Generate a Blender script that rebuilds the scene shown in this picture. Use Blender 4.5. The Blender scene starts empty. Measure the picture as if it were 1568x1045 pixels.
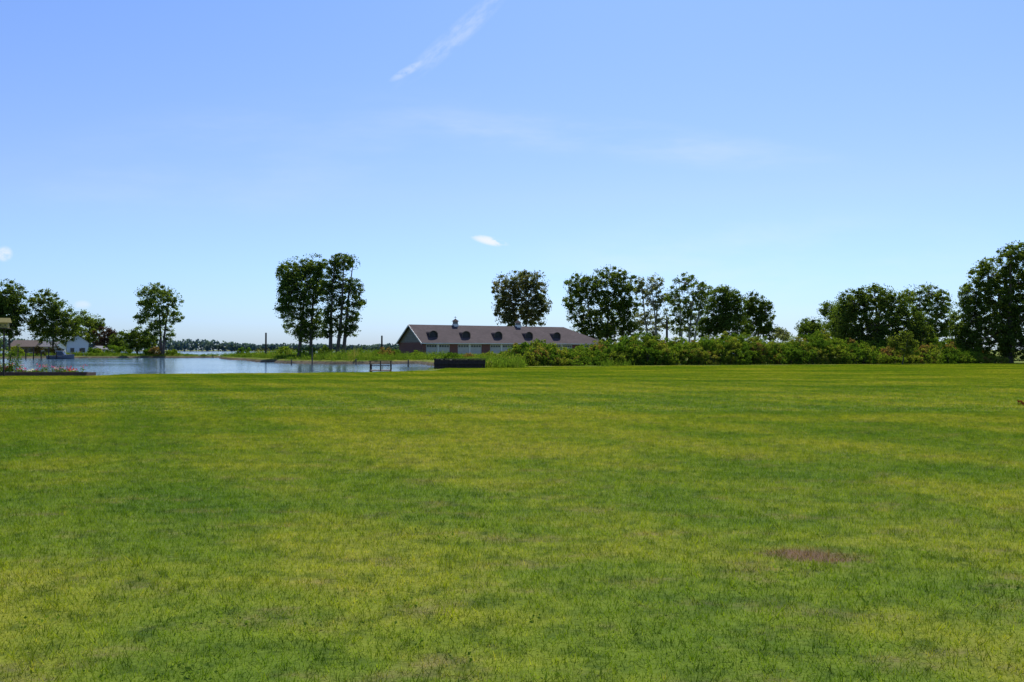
import bpy, math, numpy as np
from mathutils import Vector
R = math.radians
rng = np.random.default_rng(7)
sc = bpy.context.scene
F = 1265.0; HZ = 536.0; CH = 1.65       # survey constants: focal, horizon, eye height

def bx(p, d): return (p-784.0)/F*d
def bz(q, d): return CH-(q-HZ)/F*d

# ------------------------------------------------------------------ materials
def mat_new(name):
    m = bpy.data.materials.new(name); m.use_nodes = True
    nt = m.node_tree; nt.nodes.clear()
    return m, nt, nt.nodes, nt.links
def ramp(n, stops):
    r = n.new('ShaderNodeValToRGB'); cr = r.color_ramp
    while len(cr.elements) > 1: cr.elements.remove(cr.elements[-1])
    cr.elements[0].position = stops[0][0]; cr.elements[0].color = (*stops[0][1], 1)
    for p, c in stops[1:]:
        e = cr.elements.new(p); e.color = (*c, 1)
    return r
def noise(n, l, vec, scale, detail=3, rough=0.55):
    t = n.new('ShaderNodeTexNoise'); t.inputs['Scale'].default_value = scale
    t.inputs['Detail'].default_value = detail; t.inputs['Roughness'].default_value = rough
    l.new(vec, t.inputs['Vector']); return t
def mixc(n, l, fac, a, b, bt='MIX'):
    m = n.new('ShaderNodeMix'); m.data_type = 'RGBA'; m.blend_type = bt
    for s, v in ((0, fac), (6, a), (7, b)):
        if isinstance(v, (int, float)): m.inputs[s].default_value = v
        elif isinstance(v, tuple): m.inputs[s].default_value = (*v, 1)
        else: l.new(v, m.inputs[s])
    return m.outputs[2]
def mth(n, l, op, a, b=None, c=None, clamp=False):
    m = n.new('ShaderNodeMath'); m.operation = op; m.use_clamp = clamp
    for i, v in enumerate((a, b, c)):
        if v is None: continue
        if isinstance(v, (int, float)): m.inputs[i].default_value = v
        else: l.new(v, m.inputs[i])
    return m.outputs[0]
def mrange(n, l, v, a, b, c=0.0, d=1.0):
    m = n.new('ShaderNodeMapRange'); m.interpolation_type = 'SMOOTHSTEP'
    l.new(v, m.inputs[0])
    for i, x in enumerate((a, b, c, d)): m.inputs[i+1].default_value = x
    return m.outputs[0]

def solid(name, col, rough=0.7, var=0.25, scale=3.0, bump=0.2, metallic=0.0):
    m, nt, n, l = mat_new(name)
    o = n.new('ShaderNodeOutputMaterial'); p = n.new('ShaderNodeBsdfPrincipled')
    tc = n.new('ShaderNodeTexCoord')
    t = noise(n, l, tc.outputs['Object'], scale, 4)
    c0 = tuple(max(0, c*(1-var)) for c in col); c1 = tuple(c*(1+var) for c in col)
    r = ramp(n, [(0.3, c0), (0.7, c1)]); l.new(t.outputs['Fac'], r.inputs[0])
    l.new(r.outputs[0], p.inputs['Base Color']); p.inputs['Roughness'].default_value = rough
    p.inputs['Metallic'].default_value = metallic
    if bump:
        b = n.new('ShaderNodeBump'); b.inputs['Strength'].default_value = bump; b.inputs['Distance'].default_value = 0.02
        l.new(t.outputs['Fac'], b.inputs['Height']); l.new(b.outputs[0], p.inputs['Normal'])
    l.new(p.outputs[0], o.inputs[0]); return m

def leaf_mat(name, stops, transl=0.45):
    m, nt, n, l = mat_new(name)
    o = n.new('ShaderNodeOutputMaterial')
    at = n.new('ShaderNodeAttribute'); at.attribute_name = 'tint'
    r = ramp(n, stops); l.new(at.outputs['Fac'], r.inputs[0])
    d = n.new('ShaderNodeBsdfDiffuse'); l.new(r.outputs[0], d.inputs[0])
    t = n.new('ShaderNodeBsdfTranslucent')
    tcx = mixc(n, l, 1.0, r.outputs[0], (1.5, 1.5, 0.6), 'MULTIPLY'); l.new(tcx, t.inputs[0])
    mx = n.new('ShaderNodeMixShader'); mx.inputs[0].default_value = transl
    l.new(d.outputs[0], mx.inputs[1]); l.new(t.outputs[0], mx.inputs[2])
    l.new(mx.outputs[0], o.inputs[0]); return m

def grass_color(n, l):
    geo = n.new('ShaderNodeNewGeometry'); pos = geo.outputs['Position']
    mp = n.new('ShaderNodeMapping'); mp.inputs['Scale'].default_value = (0.6, 1.15, 1.0)
    mp.inputs['Rotation'].default_value = (0, 0, R(24)); l.new(pos, mp.inputs[0])
    big = noise(n, l, mp.outputs[0], 0.17, 5, 0.65)
    sp = n.new('ShaderNodeSeparateXYZ'); l.new(pos, sp.inputs[0])
    ph = mth(n, l, 'ADD', mth(n, l, 'MULTIPLY_ADD', sp.outputs[1], 1.1, mth(n, l, 'MULTIPLY', sp.outputs[0], 2.3)), mth(n, l, 'MULTIPLY', big.outputs['Fac'], 7.0))
    st = mth(n, l, 'MULTIPLY', mth(n, l, 'SINE', ph), 0.035)
    r = ramp(n, [(0.35, (0.098, 0.180, 0.012)), (0.46, (0.150, 0.222, 0.015)), (0.55, (0.235, 0.272, 0.021)), (0.66, (0.300, 0.305, 0.036))])
    l.new(mth(n, l, 'ADD', big.outputs['Fac'], st), r.inputs[0])
    med = noise(n, l, mp.outputs[0], 1.9, 4, 0.7)
    dry = mrange(n, l, med.outputs['Fac'], 0.50, 0.74, 0, 0.65)
    c = mixc(n, l, dry, r.outputs[0], (0.23, 0.185, 0.07))
    fr = ramp(n, [(0.34, (0.46, 0.56, 0.6)), (0.5, (1., 1., 1.)), (0.68, (1.40, 1.28, 1.35))]); l.new(noise(n, l, pos, 3.6, 4, .8).outputs['Fac'], fr.inputs[0])
    c = mixc(n, l, 1.0, c, fr.outputs[0], 'MULTIPLY')
    wob = mth(n, l, 'MULTIPLY', mth(n, l, 'SUBTRACT', med.outputs['Fac'], 0.5), 3.6)
    v = n.new('ShaderNodeVectorMath'); v.operation = 'DISTANCE'
    l.new(pos, v.inputs[0]); v.inputs[1].default_value = (2.4, 6.65, 0)
    q = mth(n, l, 'ADD', mth(n, l, 'DIVIDE', v.outputs['Value'], .34), wob)
    c = mixc(n, l, mrange(n, l, q, 0.2, 1.3, .85, 0.0), c, (0.19, 0.105, 0.07))
    return c, pos, med, sp

def ground_material():
    m, nt, n, l = mat_new('ground_grass')
    o = n.new('ShaderNodeOutputMaterial'); p = n.new('ShaderNodeBsdfPrincipled')
    c, pos, fin, sx = grass_color(n, l)
    c = mixc(n, l, 1.0, c, (0.70, 0.68, 0.8), 'MULTIPLY')
    k = mrange(n, l, sx.outputs[2], -0.05, -0.3)
    dr = ramp(n, [(0.3, (0.06, 0.05, 0.03)), (0.7, (0.16, 0.13, 0.09))]); l.new(fin.outputs['Fac'], dr.inputs[0])
    c = mixc(n, l, k, c, dr.outputs[0])
    l.new(c, p.inputs['Base Color']); p.inputs['Roughness'].default_value = 0.95
    p.inputs['Specular IOR Level'].default_value = 0.1
    b = n.new('ShaderNodeBump'); b.inputs['Strength'].default_value = 0.6; b.inputs['Distance'].default_value = 0.05
    l.new(noise(n, l, pos, 14, 3, .7).outputs['Fac'], b.inputs['Height']); l.new(b.outputs[0], p.inputs['Normal'])
    l.new(p.outputs[0], o.inputs[0]); return m

def blade_material():
    m, nt, n, l = mat_new('grass_blades')
    o = n.new('ShaderNodeOutputMaterial')
    c, pos, fin, sp = grass_color(n, l)
    at = n.new('ShaderNodeAttribute'); at.attribute_name = 'tint'
    r = ramp(n, [(0.0, (0.40, 0.50, 0.55)), (0.3, (.74, .8, .8)), (0.6, (1.1, 1.08, 1.0)), (0.88, (1.55, 1.35, 1.2)), (0.91, (1.8, 1.35, 2.8)), (1.0, (2.0, 1.4, 3.6))])
    l.new(at.outputs['Fac'], r.inputs[0])
    c = mixc(n, l, 1.0, c, r.outputs[0], 'MULTIPLY')
    d = n.new('ShaderNodeBsdfDiffuse'); l.new(c, d.inputs[0])
    t = n.new('ShaderNodeBsdfTranslucent'); l.new(mixc(n, l, 1.0, c, (1.2, 1.25, 0.5), 'MULTIPLY'), t.inputs[0])
    mx = n.new('ShaderNodeMixShader'); mx.inputs[0].default_value = 0.55
    l.new(d.outputs[0], mx.inputs[1]); l.new(t.outputs[0], mx.inputs[2])
    l.new(mx.outputs[0], o.inputs[0]); return m

def water_material():
    m, nt, n, l = mat_new('lagoon_water')
    o = n.new('ShaderNodeOutputMaterial'); p = n.new('ShaderNodeBsdfPrincipled')
    p.inputs['Base Color'].default_value = (0.06, 0.12, 0.17, 1)
    p.inputs['Roughness'].default_value = 0.1; p.inputs['IOR'].default_value = 1.33
    geo = n.new('ShaderNodeNewGeometry')
    mp = n.new('ShaderNodeMapping'); mp.inputs['Scale'].default_value = (0.6, 1.6, 1); l.new(geo.outputs['Position'], mp.inputs[0])
    a = noise(n, l, mp.outputs[0], 1.3, 4, 0.6)
    big = noise(n, l, mp.outputs[0], 0.035, 2)
    st = mrange(n, l, big.outputs['Fac'], 0.38, 0.62, 0.08, 0.38)
    b = n.new('ShaderNodeBump'); b.inputs['Distance'].default_value = 0.16
    l.new(st, b.inputs['Strength']); l.new(a.outputs['Fac'], b.inputs['Height']); l.new(b.outputs[0], p.inputs['Normal'])
    l.new(p.outputs[0], o.inputs[0]); return m

def brick_mat(name, c1, c2, mortar):
    m, nt, n, l = mat_new(name)
    o = n.new('ShaderNodeOutputMaterial'); p = n.new('ShaderNodeBsdfPrincipled')
    tc = n.new('ShaderNodeTexCoord')
    sp = n.new('ShaderNodeSeparateXYZ'); l.new(tc.outputs['Object'], sp.inputs[0])
    cb = n.new('ShaderNodeCombineXYZ')
    l.new(mth(n, l, 'ADD', sp.outputs[0], sp.outputs[1]), cb.inputs[0]); l.new(sp.outputs[2], cb.inputs[1])
    b = n.new('ShaderNodeTexBrick'); l.new(cb.outputs[0], b.inputs['Vector'])
    b.inputs['Color1'].default_value = (*c1, 1); b.inputs['Color2'].default_value = (*c2, 1); b.inputs['Mortar'].default_value = (*mortar, 1)
    b.inputs['Scale'].default_value = 1.0; b.inputs['Brick Width'].default_value = 0.23; b.inputs['Row Height'].default_value = 0.08
    b.inputs['Mortar Size'].default_value = 0.008
    l.new(b.outputs[0], p.inputs['Base Color']); p.inputs['Roughness'].default_value = 0.85
    l.new(p.outputs[0], o.inputs[0]); return m

def roof_mat(name, c1, c2):
    m, nt, n, l = mat_new(name)
    o = n.new('ShaderNodeOutputMaterial'); p = n.new('ShaderNodeBsdfPrincipled')
    tc = n.new('ShaderNodeTexCoord')
    b = n.new('ShaderNodeTexBrick'); l.new(tc.outputs['Object'], b.inputs['Vector'])
    b.inputs['Color1'].default_value = (*c1, 1); b.inputs['Color2'].default_value = (*c2, 1); b.inputs['Mortar'].default_value = tuple(c*0.6 for c in c1)+(1,)
    b.inputs['Scale'].default_value = 1.0; b.inputs['Brick Width'].default_value = 0.5; b.inputs['Row Height'].default_value = 0.22
    b.inputs['Mortar Size'].default_value = 0.012
    t = noise(n, l, tc.outputs['Object'], 0.5, 4)
    r = ramp(n, [(0.3, (.85, .85, .85)), (0.7, (1.15, 1.15, 1.15))]); l.new(t.outputs['Fac'], r.inputs[0])
    c = mixc(n, l, 1.0, b.outputs[0], r.outputs[0], 'MULTIPLY')
    l.new(c, p.inputs['Base Color']); p.inputs['Roughness'].default_value = 0.9
    p.inputs['Specular IOR Level'].default_value = 0.2
    l.new(p.outputs[0], o.inputs[0]); return m

M_BARK = solid('bark', (0.095, 0.075, 0.058), 0.9, 0.4, 2.0, 0.5)
M_BARKL = solid('bark_pale', (0.36, 0.33, 0.28), 0.9, 0.3, 2.0, 0.5)
M_WOOD = solid('weathered_wood', (0.10, 0.075, 0.055), 0.85, 0.35, 4.0, 0.4)
M_WOODD = solid('dark_timber', (0.035, 0.026, 0.022), 0.9, 0.4, 4.0, 0.4)
M_WHITE = solid('white_paint', (0.72, 0.72, 0.70), 0.5, 0.05, 1.0, 0.0)
M_SOIL = solid('soil', (0.07, 0.05, 0.035), 0.95, 0.4, 6.0, 0.8)
M_DARK = solid('dark_louver', (0.015, 0.016, 0.02), 0.6, 0.3, 3.0, 0.0)
M_GLASS = solid('window_glass', (0.03, 0.04, 0.05), 0.08, 0.2, 1.0, 0.0)

L_COTTON = leaf_mat('leaves_cottonwood', [(0.0, (0.055, 0.088, 0.020)), (0.35, (0.085, 0.135, 0.028)), (0.7, (0.135, 0.190, 0.038)), (1.0, (0.19, 0.235, 0.05))], .5)
L_DARK = leaf_mat('leaves_maple', [(0.0, (0.042, 0.072, 0.017)), (0.5, (0.082, 0.128, 0.026)), (1.0, (0.160, 0.205, 0.042))], 0.5)
L_LITE = leaf_mat('leaves_willow', [(0.0, (0.12, 0.14, 0.07)), (0.5, (0.18, 0.20, 0.10)), (1.0, (0.25, 0.26, 0.14))], 0.5)
L_BROWN = leaf_mat('leaves_poplar_tan', [(0.0, (0.07, 0.09, 0.036)), (0.5, (0.13, 0.145, 0.06)), (1.0, (0.23, 0.20, 0.11))], 0.5)
L_YEL = leaf_mat('leaves_yellow_green', [(0.0, (0.07, 0.11, 0.02)), (0.5, (0.13, 0.17, 0.03)), (1.0, (0.19, 0.21, 0.05))], 0.5)
L_HEDGE = leaf_mat('leaves_hedge', [(0.0, (0.040, 0.085, 0.014)), (0.30, (0.085, 0.155, 0.020)), (0.55, (0.150, 0.210, 0.028)), (0.78, (0.21, 0.23, 0.04)), (0.84, (0.21, 0.16, 0.06)), (1.0, (0.20, 0.10, 0.055))], 0.5)
L_RED = leaf_mat('leaves_red', [(0.0, (0.08, 0.015, 0.012)), (1.0, (0.22, 0.045, 0.03))], 0.3)
L_PURP = leaf_mat('leaves_plum', [(0.0, (0.04, 0.026, 0.022)), (1.0, (0.11, 0.07, 0.05))], 0.3)
L_WEED = leaf_mat('weeds_leaf', [(0.0, (0.055, 0.10, 0.016)), (0.45, (0.11, 0.18, 0.024)), (0.8, (0.17, 0.22, 0.036)), (0.93, (0.24, 0.20, 0.08)), (1.0, (0.28, 0.22, 0.11))], 0.5)
L_FAR_HAZE = leaf_mat('far_shore_woods_hazed', [(0.0, (0.075, 0.125, 0.15)), (0.5, (0.095, 0.15, 0.165)), (1.0, (0.12, 0.175, 0.17))], 0.3)  # bluish aerial haze is painted into these leaf colours
L_FLOW = leaf_mat('petals', [(0.0, (0.55, 0.03, 0.04)), (0.5, (0.6, 0.1, 0.25)), (0.8, (0.7, 0.3, 0.4)), (1.0, (0.8, 0.75, 0.7))], 0.3)

# ------------------------------------------------------------------ mesh helpers
def mesh_quads(name, V, Q, mats, midx=None, tint=None, smooth=False):
    V = np.asarray(V, np.float32); Q = np.asarray(Q, np.int32)
    me = bpy.data.meshes.new(name)
    me.vertices.add(len(V)); me.vertices.foreach_set('co', V.ravel())
    me.loops.add(Q.size); me.loops.foreach_set('vertex_index', Q.ravel())
    me.polygons.add(len(Q))
    me.polygons.foreach_set('loop_start', np.arange(0, Q.size, 4, dtype=np.int32))
    me.polygons.foreach_set('loop_total', np.full(len(Q), 4, np.int32))
    for m in mats: me.materials.append(m)
    if midx is not None: me.polygons.foreach_set('material_index', np.asarray(midx, np.int32))
    if tint is not None:
        a = me.attributes.new('tint', 'FLOAT', 'FACE'); a.data.foreach_set('value', np.asarray(tint, np.float32))
    me.polygons.foreach_set('use_smooth', np.full(len(Q), smooth))
    me.update(calc_edges=True)
    ob = bpy.data.objects.new(name, me); sc.collection.objects.link(ob); return ob

class Plant:
    def __init__(s): s.V = []; s.Q = []; s.M = []; s.T = []; s.n = 0
    def add(s, V, Q, m, t):
        s.V.append(V); s.Q.append(Q+s.n); s.n += len(V)
        s.M.append(np.full(len(Q), m)); s.T.append(np.broadcast_to(t, len(Q)).astype(float))
    def leaves(s, C, size, tint, m=0, aspect=0.6, up=0.0):
        N = len(C)
        u = rng.normal(size=(N, 3)); u[:, 2] = u[:, 2]*(1-up)+up*1.5; u /= np.linalg.norm(u, axis=1)[:, None]
        w = rng.normal(size=(N, 3)); v = np.cross(u, w); v /= np.linalg.norm(v, axis=1)[:, None]
        sz = np.asarray(size)*rng.uniform(0.6, 1.35, N); sz = sz[:, None]
        V = np.stack([C-u*sz, C+v*sz*aspect, C+u*sz, C-v*sz*aspect], 1).reshape(-1, 3)
        s.add(V, np.arange(4*N).reshape(N, 4), m, np.clip(tint, 0, 1))
    def tube(s, P, Rr, m=1, n=6):
        P = np.asarray(P, float); k = len(P); ang = np.arange(n)*2*math.pi/n
        V = []
        for i in range(k):
            t = P[min(i+1, k-1)]-P[max(i-1, 0)]; t = t/ (np.linalg.norm(t)+1e-9)
            a = np.cross(t, [0.3, 1, 0.1]); a /= np.linalg.norm(a)+1e-9; b = np.cross(t, a)
            V.append(P[i]+Rr[i]*(np.cos(ang)[:, None]*a+np.sin(ang)[:, None]*b))
        V = np.concatenate(V)
        Q = [[i*n+j, i*n+(j+1) % n, (i+1)*n+(j+1) % n, (i+1)*n+j] for i in range(k-1) for j in range(n)]
        s.add(V, np.array(Q), m, 0.5)
    def branch(s, a, b, r0, r1, sag=0.1, seg=4, m=1, n=5):
        a = np.asarray(a, float); b = np.asarray(b, float); L = np.linalg.norm(b-a)
        P = []
        for i in range(seg+1):
            t = i/seg; p = a*(1-t)+b*t; p = p+rng.normal(size=3)*L*0.035*(0 < i < seg); p[2] -= sag*L*math.sin(t*math.pi)*0.5
            P.append(p)
        s.tube(P, np.linspace(r0, r1, seg+1), m, n)
    def build(s, name, mats):
        return mesh_quads(name, np.concatenate(s.V), np.concatenate(s.Q), mats, np.concatenate(s.M), np.concatenate(s.T))

def clump_pts(c, r, n, flat=0.75):
    d = rng.normal(size=(n, 3)); d /= np.linalg.norm(d, axis=1)[:, None]
    rad = rng.uniform(0, 1, n)**0.5
    p = d*rad[:, None]*r; p[:, 2] *= flat; return c+p

def tree(name, d, bpx, lobes, leaf=L_COTTON, bark=M_BARK, k=1.0, trunk_r=0.3, trunks=None, leafpx=1.25, clpx=4.8, lpc=66, zbase=0.0, tshift=0.0, minz=None, br=0.4, grow=1.12):
    s = d/F; P = Plant()
    tops = trunks or [(bpx, None)]
    L = []
    for (cx, cy, rx, rz) in lobes:
        L.append((np.array([bx(cx, d), d+rng.uniform(-.5, .5)*rx*s, bz(cy, d)]), rx*s*grow, rz*s*grow))
    zmax = max(c[2] for c, _, _ in L)
    nodes = []
    for (tp, ttop) in tops:
        xb = bx(tp, d); xt = bx(ttop, d) if ttop else np.mean([c[0] for c, _, _ in L])
        b = np.array([xb, d+rng.uniform(-.4, .4), zbase-0.2]); t = np.array([xt, d+rng.uniform(-1, 1), zmax])
        seg = 9; pts = []; rr = []
        for i in range(seg+1):
            f = i/seg; p = b*(1-f)+t*f; p[0] += (math.sin(f*3.1+tp)*0.25+rng.normal()*0.05)*(f > 0)*s*6*min(1, f*2)
            pts.append(p); rr.append(trunk_r*(1.35 if i == 0 else 1)*(1-0.85*f))
        P.tube(pts, rr, 1, 8); nodes += [(pts[i], rr[i]) for i in range(2, seg+1)]
    for c, rx, rz in L:
        cand = [(np.linalg.norm(q-c)+(3.0 if q[2] > c[2] else 0), q, r) for q, r in nodes]
        cand.sort(key=lambda t: t[0]); _, q, r = cand[0]
        if np.linalg.norm(q-c) > 0.3: P.branch(q, c, r*0.6, r*0.25+0.02, 0.05)
        n = max(5, int(k*(rx/s)*(rz/s)/8.5))
        dd = rng.normal(size=(n, 3)); dd /= np.linalg.norm(dd, axis=1)[:, None]
        rad = rng.uniform(0.03, 1, n)**0.42
        cc = c+dd*rad[:, None]*np.array([rx, rx*0.85, rz])
        for ci in cc:
            if minz is not None and ci[2] < minz: ci[2] = minz+rng.uniform(0, .5)
            if rng.random() < br: P.branch(c+(ci-c)*0.15, ci, 0.06*s*8, 0.02*s*8, 0.0, 2, n=4)
            cr = clpx*s*rng.uniform(0.5, 1.35); nl = int(lpc*rng.uniform(0.6, 1.3))
            pts = clump_pts(ci, cr, nl)
            tb = rng.uniform(0.0, 0.85)+tshift
            P.leaves(pts, leafpx*s, tb+rng.normal(size=nl)*0.12)
        ns = int(n*8); dd = rng.normal(size=(ns, 3)); dd /= np.linalg.norm(dd, axis=1)[:, None]
        pts = c+dd*rng.uniform(0.8, 1.18, ns)[:, None]*np.array([rx, rx*.85, rz])
        if minz is not None: pts[:, 2] = np.maximum(pts[:, 2], minz)
        P.leaves(pts, leafpx*s, rng.uniform(.2, .7, ns)+tshift)
    return P.build(name, [leaf, bark])

def bm_obj(name, verts, faces, mat, parent=None):
    me = bpy.data.meshes.new(name); me.from_pydata(verts, [], faces); me.materials.append(mat); me.update()
    o = bpy.data.objects.new(name, me); sc.collection.objects.link(o)
    if parent: o.parent = parent
    return o
def box(name, x0, x1, y0, y1, z0, z1, mat, parent=None):
    v = [(x, y, z) for z in (z0, z1) for y in (y0, y1) for x in (x0, x1)]
    f = [(0, 2, 3, 1), (4, 5, 7, 6), (0, 1, 5, 4), (2, 6, 7, 3), (0, 4, 6, 2), (1, 3, 7, 5)]
    return bm_obj(name, v, f, mat, parent)
def empty(name, loc=(0, 0, 0), rz=0):
    e = bpy.data.objects.new(name, None); e.location = loc; e.rotation_euler = (0, 0, rz); sc.collection.objects.link(e); return e

# ------------------------------------------------------------------ terrain
W = np.array([(-300, 46), (-60, 50), (-33, 53.5), (-27.2, 54), (-26.5, 57), (-15.8, 60), (-9.2, 63.5), (-6.9, 70), (-7.0, 77), (-9, 100), (-13, 136), (-20, 133), (-27, 128), (-38, 140), (-50, 163), (-76, 214), (-80, 226), (-60, 262), (-20, 300), (60, 340), (200, 420), (300, 900), (300, 1250), (-1600, 1250), (-1600, 600), (-400, 500), (-180, 420), (-150, 330), (-127, 264), (-105, 248), (-84, 242), (-84, 235), (-106, 234), (-125, 222), (-135, 205), (-180, 185), (-300, 150)], float)
def sdist(X, Y):
    d = np.full(X.shape, 1e9); inside = np.zeros(X.shape, bool); n = len(W)
    for i in range(n):
        x1, y1 = W[i]; x2, y2 = W[(i+1) % n]; ex, ey = x2-x1, y2-y1
        t = np.clip(((X-x1)*ex+(Y-y1)*ey)/(ex*ex+ey*ey), 0, 1)
        d = np.minimum(d, np.hypot(X-x1-t*ex, Y-y1-t*ey))
        c = ((y1 > Y) != (y2 > Y)) & (X < (x2-x1)*(Y-y1)/((y2-y1) if y2 != y1 else 1e-9)+x1)
        inside ^= c
    return np.where(inside, d, -d)
def geo_ax(a, b, st, lim0, lim1):
    c = list(np.arange(a, b+1e-6, st)); s = st; x = b
    while x < lim1: s *= 1.3; x = min(x+s, lim1); c.append(x)
    s = st; x = a
    while x > lim0: s *= 1.3; x = max(x-s, lim0); c.insert(0, x)
    return np.array(c)
xs = geo_ax(-140, 20, 0.9, -4500, 4500); ys = geo_ax(44, 265, 0.9, -400, 6000)
X, Y = np.meshgrid(xs, ys); wob = np.sin(X*0.31+Y*.17)*0.35+np.sin(X*0.83-Y*0.6)*0.2+np.sin(Y*0.47+X*1.3)*.2
near = np.clip((Y-66)/20, 0.25, 3)
S = sdist(X, Y)+wob*near
t = np.clip((S+0.4)/1.8, 0, 1); Z = -2.0*t*t*(3-2*t)
Z += np.where((Y > 110) & (S < -1), 0.15*np.sin(X*.07)*np.sin(Y*.06), 0)
nx, ny = len(xs), len(ys)
V = np.stack([X.ravel(), Y.ravel(), Z.ravel()], 1)
I = np.arange(nx*ny).reshape(ny, nx)
Q = np.stack([I[:-1, :-1], I[:-1, 1:], I[1:, 1:], I[1:, :-1]], -1).reshape(-1, 4)
mesh_quads('ground', V, Q, [ground_material()], smooth=True)
WL = -0.6
mesh_quads('lagoon_water', [(-4400, 30, WL), (1000, 30, WL), (1000, 1300, WL), (-4400, 1300, WL)], [[0, 1, 2, 3]], [water_material()])

# ------------------------------------------------------------------ lawn blades (instanced tiles)
def grass_tile(name, size, n, w, h, mat, cell):
    c = rng.uniform(0, size, (n, 2))
    m_ = int(size/cell); gv = rng.uniform(0, 1, (m_, m_)); gh = rng.uniform(.6, 1.25, (m_, m_))
    jj = c+rng.normal(size=(n, 2))*cell*.3; ci = np.clip((jj/cell).astype(int), 0, m_-1)
    hh = h*rng.uniform(0.3, 1.1, n)*gh[ci[:, 0], ci[:, 1]]
    for _ in range(int(size*size*3)):
        q = rng.uniform(0.1, size-.1, 2); m = np.hypot(*(c-q).T) < rng.uniform(.03, .09); hh[m] *= rng.uniform(1.3, 1.9)
    a = rng.uniform(0, 2*math.pi, n); ww = w*rng.uniform(.6, 1.2, n)
    lean = rng.normal(size=(n, 2))*hh[:, None]*0.6
    dx = np.cos(a)*ww/2; dy = np.sin(a)*ww/2
    z = np.zeros(n)
    b0 = np.stack([c[:, 0]-dx, c[:, 1]-dy, z-0.005], 1); b1 = np.stack([c[:, 0]+dx, c[:, 1]+dy, z-0.005], 1)
    t0 = np.stack([c[:, 0]+lean[:, 0]+dx*.25, c[:, 1]+lean[:, 1]+dy*.25, hh], 1); t1 = t0-np.stack([dx*.5, dy*.5, z], 1)
    V = np.stack([b0, b1, t0, t1], 1).reshape(-1, 3)
    ti = .5*gv[ci[:, 0], ci[:, 1]]+.5*rng.uniform(0, 1, n)
    return mesh_quads(name, V, np.arange(4*n).reshape(n, 4), [mat], tint=ti)
M_BLADE = blade_material()
lawn = empty('lawn_grass')
meA = []; meB = []
for i in range(3):
    o = grass_tile('grass_tile_a%d' % i, 2.0, 11000, 0.0055, 0.042, M_BLADE, .06); meA.append(o.data); bpy.data.objects.remove(o)
    o = grass_tile('grass_tile_b%d' % i, 4.0, 12000, 0.012, 0.045, M_BLADE, .16); meB.append(o.data); bpy.data.objects.remove(o)
def lawn_far(x): return 81+max(0, x)*0.32
def put(me, x, y, sz):
    o = bpy.data.objects.new('patch', me); r = int(rng.integers(4)); o.rotation_euler = (0, 0, r*math.pi/2)
    off = [(0, 0), (sz, 0), (sz, sz), (0, sz)][r]
    o.location = (x+off[0], y+off[1], 0); o.parent = lawn; sc.collection.objects.link(o)
def ok(x, y, sz):
    q = np.array([(x, y), (x+sz, y), (x, y+sz), (x+sz, y+sz)], float)
    return np.all(sdist(q[:, 0], q[:, 1]) < -0.6) and y+sz < lawn_far(x)
for yy in np.arange(2, 22, 2.0):
    for xx in np.arange(-22, 22, 2.0):
        if abs(xx+1) < 0.68*(yy+2)+3.5: put(meA[int(rng.integers(3))], xx, yy, 2.0)
for yy in np.arange(22, 112, 4.0):
    for xx in np.arange(-80, 84, 4.0):
        if abs(xx+2) < 0.68*(yy+4)+4:
            if ok(xx, yy, 4.0): put(meB[int(rng.integers(3))], xx, yy, 4.0)
            else:
                for ax in (0, 2):
                    for ay in (0, 2):
                        if ok(xx+ax, yy+ay, 2.0): put(meA[0], xx+ax, yy+ay, 2.0)

# broad-leaved lawn weeds
P = Plant()
n = 170
yy = 4+rng.uniform(0, 1, n)**1.4*22; xx = rng.uniform(-.66, .66, n)*yy
for x, y in zip(xx, yy):
    m = int(rng.integers(5, 18)); c = np.array([x, y, 0.03])+rng.normal(size=(m, 3))*[0.07, 0.07, 0.006]
    P.leaves(c, 0.012, rng.uniform(.3, .7)+rng.normal(size=m)*.1, up=0.2)
P.build('lawn_weeds', [L_WEED, M_BARK])

# ------------------------------------------------------------------ trees
tree('cottonwood_tree', 160, 458, [(450, 418, 23, 20), (478, 408, 18, 18), (434, 425, 12, 18), (462, 448, 28, 24), (488, 436, 16, 26), (443, 472, 17, 18), (474, 482, 20, 22), (452, 500, 17, 14), (464, 514, 14, 10), (442, 450, 16, 18), (482, 504, 14, 14)], L_COTTON, trunk_r=.38, k=1.1, trunks=[(458, 465), (476, 480)])
tree('cottonwood_tree', 156, 512, [(528, 402, 19, 13), (512, 410, 13, 15), (520, 434, 17, 14), (541, 440, 12, 13), (547, 464, 13, 11), (516, 462, 16, 14), (534, 486, 16, 12), (503, 486, 13, 16), (520, 504, 14, 11), (500, 442, 11, 17), (538, 506, 11, 9), (500, 510, 9, 9)], L_DARK, trunk_r=.42, k=1.1, trunks=[(506, 512), (516, 528), (524, 540)], br=0.7, tshift=.02)
tree('cottonwood_tree', 238, 244, [(243, 450, 24, 13), (226, 466, 14, 12), (262, 462, 14, 13), (243, 476, 19, 13), (222, 488, 14, 8), (264, 486, 12, 8), (246, 500, 17, 11), (232, 512, 12, 8), (258, 514, 9, 6)], L_COTTON, trunk_r=.42, k=1.0, tshift=.15, trunks=[(246, 240), (250, 256)])
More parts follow.
